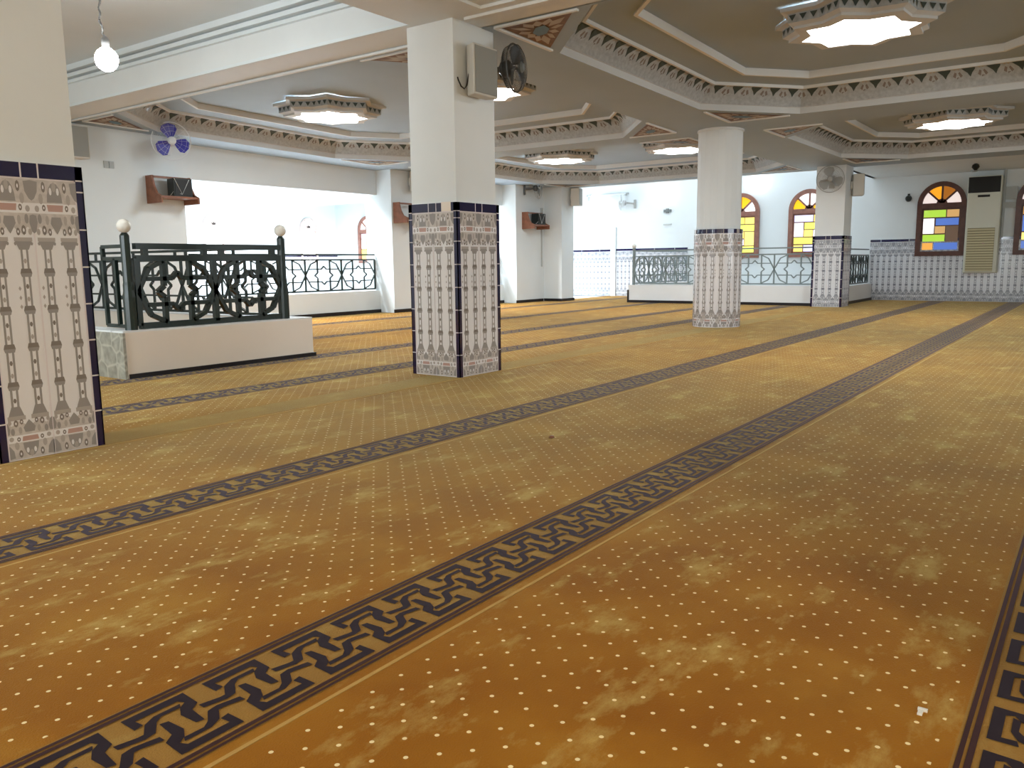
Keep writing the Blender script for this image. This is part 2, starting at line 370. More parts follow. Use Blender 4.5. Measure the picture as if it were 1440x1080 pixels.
def coffer(idx, cell, oc):
    x0, x1, y0, y1, chx, chy = oc; X1, X2, Y1, Y2 = cell
    P8 = octagon(*oc)
    tr = MB()
    # flat underside round the octagon
    def fc(pts): tr.face([(x, y, Z(x, 0)) for x, y in pts], 0)
    a = P8
    fc([a[0], a[1], (a[1][0], Y1), (a[0][0], Y1)]); fc([a[2], a[3], (X2, a[3][1]), (X2, a[2][1])])
    fc([a[4], a[5], (a[5][0], Y2), (a[4][0], Y2)]); fc([a[6], a[7], (X1, a[7][1]), (X1, a[6][1])])
    fc([a[1], a[2], (X2, a[2][1]), (X2, Y1), (a[1][0], Y1)]); fc([a[3], a[4], (a[4][0], Y2), (X2, Y2), (X2, a[3][1])])
    fc([a[5], a[6], (X1, a[6][1]), (X1, Y2), (a[5][0], Y2)]); fc([a[7], a[0], (a[0][0], Y1), (X1, Y1), (X1, a[7][1])])
    def ring(i0, z0, i1, z1, mi):
        A = offset_poly(P8, i0); B = offset_poly(P8, i1)
        for k in range(8):
            j = (k + 1) % 8
            tr.face([(*A[k], Z(A[k][0], z0)), (*A[j], Z(A[j][0], z0)), (*B[j], Z(B[j][0], z1)), (*B[k], Z(B[k][0], z1))], mi)
    ring(0, 0, 0, .062, 1); ring(0, .062, .012, .066, 1)
    cove = [(.012 + .148 * (i / 6), .066 + .165 * math.sin(i / 6 * PI / 2) ** .9) for i in range(7)]
    for (i0, z0), (i1, z1) in zip(cove, cove[1:]): ring(i0, z0, i1, z1, 2)
    ring(.16, .231, .165, .215, 3); ring(.165, .215, .19, .215, 3); ring(.19, .215, .19, .245, 3)
    ring(.19, .245, .53, .245, 0)
    ring(.53, .245, .53, .232, 3); ring(.53, .232, .56, .232, 3); ring(.56, .232, .56, .30, 3)
    top = offset_poly(P8, .56); tr.face([(*p, Z(p[0], .30)) for p in top], 0)
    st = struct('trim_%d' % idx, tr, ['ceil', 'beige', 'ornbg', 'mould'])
    # painted frieze: pendant motifs along the cove
    fr = MB()
    for k in range(8):
        j = (k + 1) % 8
        L = (Vector(P8[j]) - Vector(P8[k])).length
        def pt(s, t):      # s 0..1 along, t 0..1 up the cove
            f = t * 6; i = min(5, int(f)); f -= i
            ins = cove[i][0] + (cove[i + 1][0] - cove[i][0]) * f; zz = cove[i][1] + (cove[i + 1][1] - cove[i][1]) * f
            A = offset_poly(P8, ins - .003); p = Vector(A[k]).lerp(Vector(A[j]), s)
            return (p.x, p.y, Z(p.x, zz - .004))
        n = max(2, round(L / .21)); h = 1 / n
        for q in range(n):
            c = (q + .5) * h
            S = [(-.30, .96), (.30, .96), (.24, .70), (.10, .52), (0, .34), (-.10, .52), (-.24, .70)]
            fr.face([pt(c + h * u, v) for u, v in S], 0)
            for u, r_ in ((-.5, .05), (-.25, .04), (.25, .04), (0, .045)):
                v = .14 if abs(u) != .5 else .30
                fr.face([pt(min(1, max(0, c + h * (u + r_ * 1.6 * math.cos(t * PI / 3)))), v + r_ * 1.6 * math.sin(t * PI / 3)) for t in range(6)], 1)
            for sg in (-1, 1):
                fr.face([pt(c + h * sg * u, v) for u, v in ((.30, .42), (.40, .62), (.47, .55), (.40, .34))], 1)
                fr.face([pt(c + h * sg * u, v) for u, v in ((.38, .80), (.44, .95), (.48, .86), (.44, .72))], 2)
                fr.face([pt(c + h * sg * u, v) for u, v in ((.06, .22), (.16, .34), (.22, .28), (.14, .16))], 2)
    fr.build('frieze_paint', ['orn', 't3', 'trip'], st)
    # painted triangles in the corners
    for k, corner in ((1, (X2, Y1)), (3, (X2, Y2)), (5, (X1, Y2)), (7, (X1, Y1))):
        A, B = Vector(P8[k]), Vector(P8[(k + 1) % 8])
        cn = Vector((P8[2][0] if corner[0] == X2 else P8[6][0], P8[0][1] if corner[1] == Y1 else P8[4][1]))
        g = (A + B + cn) / 3; out = (cn - (A + B) / 2).normalized()
        T = [g + (p - g) * .74 + out * .05 for p in (A, B, cn)]; g = sum(T, Vector((0, 0))) / 3
        tm = MB(); e = lambda p, d: (p.x, p.y, Z(p.x, -d))
        tm.face([e(p, .004) for p in T], 0)
        for i in range(3):
            p, q = T[i], T[(i + 1) % 3]
            for f in (.3, .5, .7):
                m_ = p.lerp(q, f); s_ = m_.lerp(g, .34); t_ = (q - p).normalized() * .045
                tm.face([e(v_, .006) for v_ in (m_.lerp(g, .06), s_ + t_, m_.lerp(g, .62), s_ - t_)], 1)
            r_ = p.lerp(g, .52); t_ = Vector((-(g - p).y, (g - p).x)).normalized() * .035
            tm.face([e(v_, .006) for v_ in (p.lerp(g, .22), r_ + t_, p.lerp(g, .75), r_ - t_)], 1)
        lng = (A - B).normalized(); wd = Vector((-lng.y, lng.x))
        tm.face([e(g + lng * a_ + wd * b_, .009) for a_, b_ in ((.13, 0), (.06, .05), (-.06, .05), (-.13, 0), (-.06, -.05), (.06, -.05))], 2)
        tm.build('painted_corner', ['tri', 'trip', 'trib'], st)
        mm = MB(); big = [g + (p - g) * 1.16 for p in T]
        for i in range(3):
            if i == 0: continue
            p, q = big[i], big[(i + 1) % 3]
            mm.bar(e(p, .006), e(q, .006), .028, .016)
        mm.build('corner_moulding', 'mould', st)
    return st
XS = 14.95            # edge of the taller stair hall
coffer(1, (4.77, 9.70, 3.97, YB + .2), (4.87, 9.475, 4.36, 9.376, .90, .72))
coffer(2, (4.77, 9.70, Y0, 3.97), (4.80, 9.21, -.14, 3.585, .84, .78))
coffer(3, (9.70, 14.95, Y0, 3.97), (9.95, 14.30, 0, 3.445, .86, .78))
coffer(4, (9.70, 14.95, 3.97, YB + .2), (9.95, 14.66, 4.40, 9.19, .90, .80))

c = MB()
c.box(X0, 3.42, 2.43, 4.43, 4.03, 2.83)                   # beam along the row of columns
c.box(4.43, Y0, 2.43, 4.77, YW, 2.83)                     # cross beam above the middle column
struct('trim_5', c, 'plaster')
c = MB()
c.box(X0, 4.03, 2.80, 4.43, YW, 2.9)                      # flat white ceiling of the left bay
c.box(X0, Y0, 2.45, 4.43, 3.42, 2.55)
c.box(4.43, Y0, 2.83, XS, YW + .6, 2.95)                    # slab above the coffers
c.box(XS, Y0, 2.34, XW, 3.82, 2.95)
c.box(XS, 3.82, 4.1, XW, YF, 4.2)                         # tall stair hall
c.box(X0, YB + .15, 2.36, XS, YF, 2.5)
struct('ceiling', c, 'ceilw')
c = MB(); c.box(XS - .05, 3.82, 2.33, XS + .02, YW + .6, 4.1); c.box(XS, 3.75, 2.34, XW, 3.82, 4.1)
struct('trim_6', c, 'wall')
c = MB()                                                  # stepped cornice on the left side of the cross beam
for i, (d, z0, z1) in enumerate(((.035, 2.655, 2.685), (.065, 2.70, 2.735), (.10, 2.75, 2.80))):
    c.box(4.43 - d, 4.03, z0, 4.43, YW, z1); c.box(X0, 4.03, z0, 4.43, 4.03 + d, z1); c.box(X0, YW - d, z0, 4.43, YW, z1)
c.box(4.405, 4.03, 2.43, 4.43, YW, 2.455)
struct('trim_7', c, 'ceilw')
c = MB(); c.bar((4.53, 3.62, 2.422), (4.53, Y0, 2.422), .05, .022); c.bar((4.79, 4.1, 2.42), (4.79, YW, 2.42), .03, .02)
struct('trim_8', c, 'mould')

# ------------------------------------------------------------------ glazed tile pattern (one tile column, 2 balusters)
def circ(u, v, ru, rv, k=8): return [(u + ru * math.cos(2 * PI * i / k), v + rv * math.sin(2 * PI * i / k)) for i in range(k)]
def tile_unit(level=2):
    L = []
    A = lambda m_, p: L.append((m_, p))
    for cu in (.25, .75):
        R = lambda hw0, hw1, v0, v1, m_: A(m_, [(cu - hw0, v0), (cu + hw0, v0), (cu + hw1, v1), (cu - hw1, v1)])
        R(.19, .19, .902, .918, 1); R(.10, .175, .868, .902, 0)
        R(.19, .19, .168, .186, 1); R(.165, .09, .186, .225, 0)
        if level == 2:
            for sg in (-1, 1):
                A(0, [(cu + sg * .035, .225), (cu + sg * .085, .225), (cu + sg * .080, .868), (cu + sg * .035, .868)][::sg])
            R(.036, .036, .225, .868, 3)
            for q in range(12):
                v = .25 + q * .052; A(1 if q % 3 else 2, circ(cu, v, .034, .011, 6))
            for q, v in enumerate((.71, .672, .635)): A(1, circ(cu - .165, v, .03, .010, 4))
        else:
            R(.10, .10, .225, .868, 0)
        for v in (.312, .468, .622, .775):
            R(.10, .125, v - .018, v - .003, 0); R(.125, .10, v - .003, v + .016, 2 if level == 2 else 0)
        A(0, circ(cu - .17, .893, .03, .008, 6)) ; A(0, circ(cu + .17, .893, .03, .008, 6))
    def band(v0, h, flip):
        V = lambda t: v0 + h * ((1 - t) if flip else t)
        def B(m_, pts): L.append((m_, [(u, V(t)) for u, t in pts]))
        B(0, [(0, .0), (1, .0), (1, .97), (.86, .86), (.70, .98), (.5, .80), (.30, .98), (.14, .86), (0, .97)]) if level == 1 else None
        if level == 2:
            B(5, [(0, .0), (1, .0), (1, .94), (.87, .84), (.72, .96), (.5, .80), (.28, .96), (.13, .84), (0, .94)])
            B(3, [(0, .42), (1, .42), (1, .60), (0, .60)])
            B(0, [(.5 + .17 * math.cos(PI - PI * i / 8), .40 - .36 * math.sin(PI * i / 8)) for i in range(9)])
            B(4, [(.32, .44), (.68, .44), (.66, .56), (.34, .56)]); B(1, circ(.5, .12, .045, .09)); B(3, circ(.42, .2, .03, .07)); B(3, circ(.58, .2, .03, .07))
            B(0, [(.40, .66), (.60, .66), (.63, .78), (.55, .90), (.5, .97), (.45, .90), (.37, .78)])
            for sg in (-1, 1):
                for u, t, ru, rt, m_ in ((.27, .13, .045, .10, 2), (.20, .34, .05, .10, 1), (.30, .72, .04, .09, 1), (.22, .90, .05, .09, 2), (.34, .93, .04, .07, 2), (.14, .70, .045, .09, 0), (.09, .93, .04, .06, 1), (.25, .50, .04, .06, 2), (.10, .52, .05, .06, 1)):
                    uu = .5 + sg * (.5 - u); B(m_, circ(uu, t, ru, rt))
                    if m_ == 2: B(3, circ(uu, t, ru * .4, rt * .4, 6))
                e0 = 0 if sg < 0 else 1
                B(0, [(e0 - sg * a_, t) for a_, t in ((0, .02), (.15, .04), (.13, .22), (.06, .34), (0, .38))])
                B(0, [(e0 - sg * a_, t) for a_, t in ((0, .62), (.07, .64), (.09, .76), (.05, .92), (0, .96))])
    band(0.004, .168, False); band(.925, .23, True)
    return L
TU2, TU1 = tile_unit(2), tile_unit(1)

def tile_face(mb, fn, width, height, n, unit, z0=0.0):
    """fn(u, z, off) -> 3D"""
    wU = width / n; k = height / 1.16
    for i in range(n):
        for j, (m_, pts) in enumerate(unit):
            mb.face([fn((i + u) * wU, z0 + v * k, .0006 + .000012 * j) for u, v in pts], m_)
TP2 = ['t1', 't2', 't3', 'tile', 't4', 't5']; TPW = ['w1', 'w2', 'w3', 'wtile', 'w2', 'w4']

class GB:
    def __init__(s, mb): s.mb = mb
    def box(s, *a): s.mb.box(*a, 1)
def square_column(label, x0, x1, y0, y1, zt, ztop, unit, tp, base, chip=False, loc_label=None, grouts=True):
    cx, cy = (x0 + x1) / 2, (y0 + y1) / 2; o = (cx, cy, 0)
    t = thing('tiled_column', label, 'column', o, kind='thing')
    s = MB(); g = .014; s.box(x0 + g, y0 + g, 0, x1 - g, y1 - g, ztop); s.build('plaster_shaft', 'plaster', t, off=o)
    b = MB(); b.box(x0, y0, 0, x1, y1, zt)
    n = 2; ew = .028; hb = .06; zz = zt - hb
    tb = b.build('tile_cladding', base, t, off=o)
    pm = MB(); faces = [
        (lambda u, z, d: (x0 + ew + u, y0 - d, z), x1 - x0 - 2 * ew), (lambda u, z, d: (x0 - d, y1 - ew - u, z), y1 - y0 - 2 * ew),
        (lambda u, z, d: (x1 + d, y0 + ew + u, z), y1 - y0 - 2 * ew), (lambda u, z, d: (x1 - ew - u, y1 + d, z), x1 - x0 - 2 * ew)]
    for fn, wd in faces: tile_face(pm, fn, wd, zz, n, unit)
    pm.build('printed_pattern', tp, tb, off=o)
    e = MB(); d = .004
    for sx, X in ((1, x0), (-1, x1)):
        for sy, Y in ((1, y0), (-1, y1)):
            e.box(X - sx * d, Y - sy * d, 0, X + sx * ew, Y + sy * .002, zt); e.box(X - sx * d, Y - sy * d, 0, X + sx * .002, Y + sy * ew, zt)
    e.box(x0 - d, y0 - d, zz, x1 + d, y0, zt); e.box(x0 - d, y1, zz, x1 + d, y1 + d, zt); e.box(x0 - d, y0, zz, x0, y1, zt); e.box(x1, y0, zz, x1 + d, y1, zt)
    if grouts:
        gm = GB(e); q = d + .001; k = zz / 7.3
        for X, Y, sx, sy in ((x0, y0, 1, 1), (x1, y0, -1, 1), (x0, y1, 1, -1), (x1, y1, -1, -1)):
            for i in range(1, 9):
                z = min(zz, i * k)
                gm.box(X - sx * q, Y - sy * q, z - .003, X + sx * ew, Y + sy * .001, z + .003); gm.box(X - sx * q, Y - sy * q, z - .003, X + sx * .001, Y + sy * ew, z + .003)
        for f in (.42, .58):
            X = x0 + (x1 - x0) * f; gm.box(X - .003, y0 - q, zz, X + .003, y0, zt); gm.box(X - .003, y1, zz, X + .003, y1 + q, zt)
            Y = y0 + (y1 - y0) * f; gm.box(x0 - q, Y - .003, zz, x0, Y + .003, zt); gm.box(x1, Y - .003, zz, x1 + q, Y + .003, zt)
        for a, b2 in ((x0 + ew, x0 + ew + .006), (x1 - ew - .006, x1 - ew)):
            for Y0_, Y1_ in ((y0 - .002, y0), (y1, y1 + .002)): gm.box(a, Y0_, 0, b2, Y1_, zz)
        for a, b2 in ((y0 + ew, y0 + ew + .006), (y1 - ew - .006, y1 - ew)):
            for X0_, X1_ in ((x0 - .002, x0), (x1, x1 + .002)): gm.box(X0_, a, 0, X1_, b2, zz)
        for (ax, ay, bx, by) in ((x0 - .002, y0 - .002, x1 + .002, y0), (x0 - .002, y1, x1 + .002, y1 + .002), (x0 - .002, y0, x0, y1), (x1, y0, x1 + .002, y1)):
            gm.box(ax, ay, zz - .006, bx, by, zz)
        mx, my = (x0 + x1) / 2, (y0 + y1) / 2
        for Y0_, Y1_ in ((y0 - .0018, y0), (y1, y1 + .0018)): gm.box(mx - .003, Y0_, 0, mx + .003, Y1_, zz)
        for X0_, X1_ in ((x0 - .0018, x0), (x1, x1 + .0018)): gm.box(X0_, my - .003, 0, X1_, my + .003, zz)
    ed = e.build('navy_edging', ['navy', 'grout'], t, off=o); ed['label'] = 'navy blue glazed edging tiles'
    if chip:
        cm = MB(); cm.box(x0 - d - .002, y0 + .05, zz, x0 - d, y0 + .135, zt + .004)
        cm.build('missing_tile_patch', 'curb', t, off=o)['label'] = 'bare cream patch where a navy tile is missing'
    return t
square_column('white square column with patterned tiles at the left edge of the photo', 1.445, 1.877, 3.668, 4.10, 1.235, 2.43, TU2, TP2, 'tile')
square_column('white square column with patterned tiles in the middle, one navy tile missing', 4.446, 4.925, 3.668, 4.11, 1.222, 2.435, TU2, TP2, 'tile', chip=True)
square_column('square tiled column near the window wall with a round fan on it', 14.45, 14.945, 3.60, 4.10, 1.19, 2.36, TU2, TPW, 'wtile')

def round_column(label, cx, cy, r, rt, zt, ztop):
    o = (cx, cy, 0); t = thing('round_column', label, 'column', o, kind='thing')
    s = MB(); s.lathe([(r, 0), (r, ztop - .03), (r + .012, ztop - .025), (r + .012, ztop)], (0, 0, 0), k=20); s.build('plaster_shaft', 'plaster', t, smooth=False)
    b = MB(); b.lathe([(rt, 0), (rt, zt)], (0, 0, 0), k=40); tb = b.build('tile_cladding', 'tile', t, smooth=True)
    pm = MB(); circm = 2 * PI * rt
    tile_face(pm, lambda u, z, d: ((rt + .002 + d) * math.cos(-u / rt), (rt + .002 + d) * math.sin(-u / rt), z), circm, zt - .05, 9, TU2)
    pm.build('printed_pattern', TP2, tb)
    e = MB(); e.lathe([(rt + .004, zt - .05), (rt + .004, zt)], (0, 0, 0), k=40)
    g = e
    for i in range(9):
        a = 2 * PI * (i + .35) / 9
        for da in (0,):
            g.bar(((rt + .005) * math.cos(a), (rt + .005) * math.sin(a), zt - .05), ((rt + .005) * math.cos(a), (rt + .005) * math.sin(a), zt), .05 if i % 3 == 0 else .008, .004, 1, up=(math.cos(a), math.sin(a), 0))
    e.build('navy_edging', ['navy', 't2'], t, smooth=True)
    return t
round_column('white round column clad with patterned tiles up to a navy ring', 9.70, 3.885, .262, .285, 1.172, 2.345)

# plain square column at the end of the left piers
t = tag(bpy.data.objects.new('square_column', None), 'plain white square column at the end of the left piers', 'column', kind='thing'); C.objects.link(t); t.location = (14.74, 9.42, 0)
s = MB(); s.box(-.235, -.235, 0, .235, .22, 2.36); s.build('shaft', 'wall', t)
s = MB(); s.box(-.25, -.25, 0, .25, .22, .055); s.build('skirting', 'black', t)

# dado of the right wall
def dado(name, y0, y1, z1, label):
    d = .012; m = MB(); m.box(XW - d, y0, 0, XW, y1, z1); o = m.build(name, 'wtile'); o['kind'] = 'structure'; o['label'] = label
    p = MB(); n = round((y1 - y0) / .21); tile_face(p, lambda u, z, q: (XW - d - .001 - q * 2, y1 - u, z), y1 - y0, z1 - .05, n, TU2); p.build('printed_pattern', TPW, o)
    e = MB(); e.box(XW - d - .004, y0, z1 - .045, XW - d + .002, y1, z1)
    for i in range(int((y1 - y0) / .5)): e.box(XW - d - .006, y0 + i * .5 + .3, z1 - .045, XW - d, y0 + i * .5 + .315, z1, 1)
    e.build('navy_edging', ['navy', 'w2'], o)
dado('trim_9', Y0, 3.80, 1.165, 'blue grey tiled dado below the stained glass windows')
dado('trim_10', 7.62, 9.42, 1.10, 'tiled dado behind the grey railing')
dado('trim_11', 9.55, 12.4, 1.09, 'tiled dado beside the end column')
c = MB(); c.box(XW - .05, 9.42, 0, XW, 9.55, 1.6); struct('trim_12', c, 'wall')
c = MB(); c.box(X0, YF - .02, 0, XW, YF, 1.05); o = struct('trim_13', c, 'wtile')
c = MB(); c.box(X0, YF - .03, 1.05, XW, YF, 1.10); c.build('navy_edging', 'navy', o)

# ------------------------------------------------------------------ windows
def arch(hw, zs, z0, k=20):
    return [(-hw, z0)] + [(hw * math.cos(PI - PI * i / k), zs + hw * math.sin(PI * i / k)) for i in range(k + 1)] + [(hw, z0)]
GRID = [(0, 0, .63, .18), (.66, 0, 1, .18), (0, .21, .31, .59), (.355, .21, 1, .385), (.34, .41, .63, .59), (.655, .41, 1, .80), (0, .62, .63, .79), (0, .825, .30, 1), (.335, .825, 1, 1)]
def window(idx, fn, zb, zs, hw, wood, cols, fan, fw=.085, label=None):
    """fn(u, z, d): u to the right seen from the room, d out of the wall into the room"""
    fr = MB(); O = arch(hw, zs, zb); I = arch(hw - fw, zs, zb + fw)
    n = len(O)
    for i in range(n):
        j = (i + 1) % n
        for d0, d1 in ((0, .06),):
            q = [O[i], O[j], I[j], I[i]]
            fr.face([fn(*p, d1) for p in q], 0); fr.face([fn(*O[i], d0), fn(*O[j], d0), fn(*O[j], d1), fn(*O[i], d1)], 0)
            fr.face([fn(*I[i], d0), fn(*I[j], d0), fn(*I[j], d1), fn(*I[i], d1)], 0)
    w_ = struct('window_%d' % idx, fr, wood, label=label)
    iw = hw - fw
    tr = MB(); R = lambda u0, z0, u1, z1, d0, d1, mb: mb.prism([(u0, z0), (u1, z0), (u1, z1), (u0, z1)], lambda u, v, q: fn(u, v, q), d0, d1)
    R(-iw, zs - .075, iw, zs + .02, .005, .05, tr)
    fan_c = (0, zs + .01)
    for a in (PI * .25, PI * .5, PI * .75):
        p, q = fan_c, (iw * math.cos(a), zs + iw * math.sin(a)); nn = (-math.sin(a) * .016, math.cos(a) * .016)
        tr.prism([(p[0] + nn[0], p[1] + nn[1]), (p[0] - nn[0], p[1] - nn[1]), (q[0] - nn[0], q[1] - nn[1]), (q[0] + nn[0], q[1] + nn[1])], lambda u, v, d: fn(u, v, d), .005, .045)
    tr.prism([(.09 * math.cos(PI * i / 8), zs + .01 + .09 * math.sin(PI * i / 8)) for i in range(9)], lambda u, v, d: fn(u, v, d), .005, .045)
    ml, zt, zb2 = iw - .03, zs - .075, zb + fw
    lead = MB(); R(-iw, zb2, iw, zt, .003, .014, lead); lead.build('leading', wood, w_)
    tr.build('transom', wood, w_)
    for (a, b, c_, d_), cn in zip(GRID, cols):
        pm = MB(); H_ = zt - zb2 - .06
        R(-ml + a * 2 * ml, zt - .03 - d_ * H_, -ml + c_ * 2 * ml, zt - .03 - b * H_, .01, .02, pm)
        pm.build('glass_pane', cn, w_)
    for i in range(4):
        a0, a1 = PI - PI * i / 4, PI - PI * (i + 1) / 4; pm = MB()
        pm.prism([(.05 * math.cos((a0 + a1) / 2), zs + .01 + .05 * math.sin((a0 + a1) / 2))] + [(iw * math.cos(a0 + (a1 - a0) * t / 5), zs + .012 + iw * math.sin(a0 + (a1 - a0) * t / 5)) for t in range(6)], lambda u, v, d: fn(u, v, d), .004, .016)
        pm.build('glass_pane', fan[i], w_)
    return w_
def rw(yc): return lambda u, z, d: (XW - d, yc - u, z)
dark = ['pane_green', 'pane_tan', 'pane_light', 'pane_blue', 'pane_tan', 'pane_brown', 'pane_green', 'pane_amber', 'pane_blue']
lite = ['pane_lilac', 'pane_yellow', 'pane_light', 'pane_lime', 'pane_yellow', 'pane_light', 'pane_lime', 'pane_yellow', 'pane_lilac']
lit2 = ['pane_lime', 'pane_yellow', 'pane_light', 'pane_lime', 'pane_yellow', 'pane_yellow', 'pane_lilac', 'pane_lime', 'pane_lime']
window(1, rw(6.42), .85, 1.80, .41, 'wood3', lit2, ['pane_gold', 'pane_light', 'pane_gold', 'pane_light'], label='arched stained glass window partly behind the round column')
window(2, rw(4.99), .85, 1.80, .41, 'wood3', lite, ['pane_gold', 'pane_light', 'pane_light', 'pane_gold'], label='arched stained glass window left of the column with the fan')
window(3, rw(2.585), .84, 1.79, .41, 'wwood', dark, ['pane_rose', 'pane_orange', 'pane_rust', 'pane_rose'], label='arched stained glass window left of the air conditioner')
window(4, rw(.99), .84, 1.79, .41, 'wwood', ['pane_amber', 'pane_green', 'pane_blue', 'pane_yellow', 'pane_tan', 'pane_green', 'pane_yellow', 'pane_blue', 'pane_green'], ['pane_rose', 'pane_orange', 'pane_rust', 'pane_rose'], label='arched window cut by the right edge of the photo')
def fwn(xc): return lambda u, z, d: (xc + u, YF - d, z)
allw = ['pane_white'] * 9
M['wood4'] = mat('pale_pink_window_wood', (.62, .50, .47), .4, .4)
for k, xc in enumerate((11.62, 13.05, 16.2)):
    window(5 + k, fwn(xc), .85, 1.86, .31, 'wood4', allw, ['pane_white'] * 4, fw=.05, label=['far arched window just right of the pier with the blue fan', 'far arched window seen above the middle of the near railing', 'far arched window seen just right of the railing post'][k])
window(8, rw(17.6), .85, 1.80, .41, 'wood3', lite, ['pane_light'] * 4, label='far side window seen beside the middle pier')
window(9, rw(13.5), .85, 1.80, .41, 'wood3', lite, ['pane_light'] * 4, label='side window beyond the second opening')

# ------------------------------------------------------------------ railings
def panel(mb, fn, x0, x1, z0, z1, b=.02):
    """khatam rosette in a rectangle; fn(u, z) -> 3D"""
    W, H = x1 - x0, z1 - z0; cx, cz = (x0 + x1) / 2, (z0 + z1) / 2
    L = lambda p, q, t=b: mb.bar(fn(cx + p[0] * W, cz + p[1] * H), fn(cx + q[0] * W, cz + q[1] * H), t, t * .8)
    def pl(pts):
        for p, q in zip(pts, pts[1:]): L(p, q)
    for sg in (-1, 1):
        pl([(sg * .5, 0), (sg * .35, .38), (sg * .17, .5)]); pl([(sg * .5, 0), (sg * .35, -.38), (sg * .17, -.5)])
        pl([(sg * .17, .5), (sg * .17, .09), (sg * .25, 0), (sg * .17, -.09), (sg * .17, -.5)])
        pl([(-.40, sg * .21), (-.07, sg * .21), (0, sg * .31), (.07, sg * .21), (.40, sg * .21)])
def railing(fn, x0, x1, z0, z1, z2, n, t, b=.02, ends=(True, True), stubs=True):
    mb = MB()
    mb.bar(fn(x0, z0), fn(x1, z0), b, b * 1.1); mb.bar(fn(x0, z1), fn(x1, z1), b * 1.1, b * 1.1)
    rail = MB(); rail.bar(fn(x0, z2), fn(x1, z2), b * 1.25, b * 1.1)
    w_ = (x1 - x0) / n
    for i in range(n + 1):
        if i in (0, n) and not ends[0 if i == 0 else 1]: continue
        mb.bar(fn(x0 + i * w_, z0), fn(x0 + i * w_, z1), b, b)
    if stubs:
        for i in range(n):
            for f in (.12, .88): rail.bar(fn(x0 + (i + f) * w_, z1), fn(x0 + (i + f) * w_, z2), b, b)
    for i in range(n): panel(mb, fn, x0 + i * w_, x0 + (i + 1) * w_, z0 + b / 2, z1 - b / 2, b)
    return mb, rail
# stair curb near the left column
cx0, cx1, cyf, ch = 3.13, 4.86, 5.70, .335
cb = thing('stair_curb', 'low cream curb wall under the dark railing, marble on its left end', 'curb', (3.9, 5.7, 0)); of = (3.9, 5.7, 0)
m = MB(); m.box(cx0, cyf, 0, cx1, cyf + .16, ch); m.box(cx1 - .16, cyf + .16, 0, cx1, YW - .02, ch); m.box(cx0, cyf + .16, 0, cx0 + .16, 6.6, ch); m.build('curb_wall', 'curb', cb, off=of)
m = MB(); m.box(cx0 - .005, cyf + .004, ch, cx1 + .005, cyf + .17, ch + .012); m.box(cx1 - .17, cyf + .16, ch, cx1 + .005, YW - .02, ch + .012); m.box(cx0 - .005, cyf + .16, ch, cx0 + .17, 6.6, ch + .012); m.build('white_coping', 'curbw', cb, off=of)
m = MB(); m.box(cx0 - .02, cyf - .012, 0, cx0, 6.6, ch); m.build('marble_slab', 'stone', cb, off=of)['label'] = 'grey green marble slab'
m = MB(); m.box(cx0 + .015, cyf - .014, 0, cx1 + .02, cyf, .034); m.box(cx1, cyf, 0, cx1 + .014, YW - .02, .034); m.build('skirting', 'black', cb, off=of)
rr = thing('stair_railing', 'dark green iron star-pattern railing with two white globe posts on the cream curb', 'railing', (3.9, 5.78, ch)); of = (3.9, 5.78, ch)
FY = 5.78; zA, zB, zC = .372, .868, .955
mb, rl = railing(lambda u, z: (u, FY, z), 3.30, 4.60, zA, zB, zC, 2, rr, b=.04); mb.build('front_panel', 'iron', rr, off=of); rl.build('top_rail', 'iron', rr, off=of)
mb = MB(); fn = lambda u, z: (3.235, u, z)
for z in (zA, zB, zC): mb.bar(fn(FY, z), fn(6.10, z), .026, .026)
for u in (5.93, 6.10): mb.bar(fn(u, zA), fn(u, zB if u < 6 else zC), .026, .026)
mb.build('return_panel', 'iron', rr, off=of)
mb, rl = railing(lambda u, z: (4.66, u, z), 5.84, 9.60, zA, zB, zC, 5, rr, b=.022); mb.build('side_panel', 'iron', rr, off=of); rl.build('top_rail', 'iron', rr, off=of)
for X in (3.235, 4.625):
    p = MB(); p.lathe([(.045, ch + .012), (.045, ch + .25), (.038, ch + .3), (.038, ch + .34), (.034, ch + .36), (.034, 1.03), (.02, 1.05)], (X, FY, 0), k=10); po = p.build('post', 'iron', rr, off=of)
    b = MB(); b.sphere((X, FY, 1.098), .05); b.build('globe_finial', 'ball', po, smooth=True, off=of)['label'] = 'white globe finial'
# openings in the left wall
for k, (a, b) in enumerate(OPEN):
    o = (a, YB + .11, PZ)
    r_ = thing('opening_railing', ['dark iron star-pattern railing in the wide opening left of the middle column', 'short stretch of dark railing seen just right of the middle column'][k], 'railing', o)
    fnr = lambda u, z: (u, YB + .09, z)
    n = 5 if k == 0 else 4
    mb, rl = railing(fnr, a + .02, b - .02, PZ + .03, .885, .965, n, r_, b=.022, stubs=False)
    mb.build('panels', 'iron', r_, off=o); rl.build('top_rail', 'iron', r_, off=o)
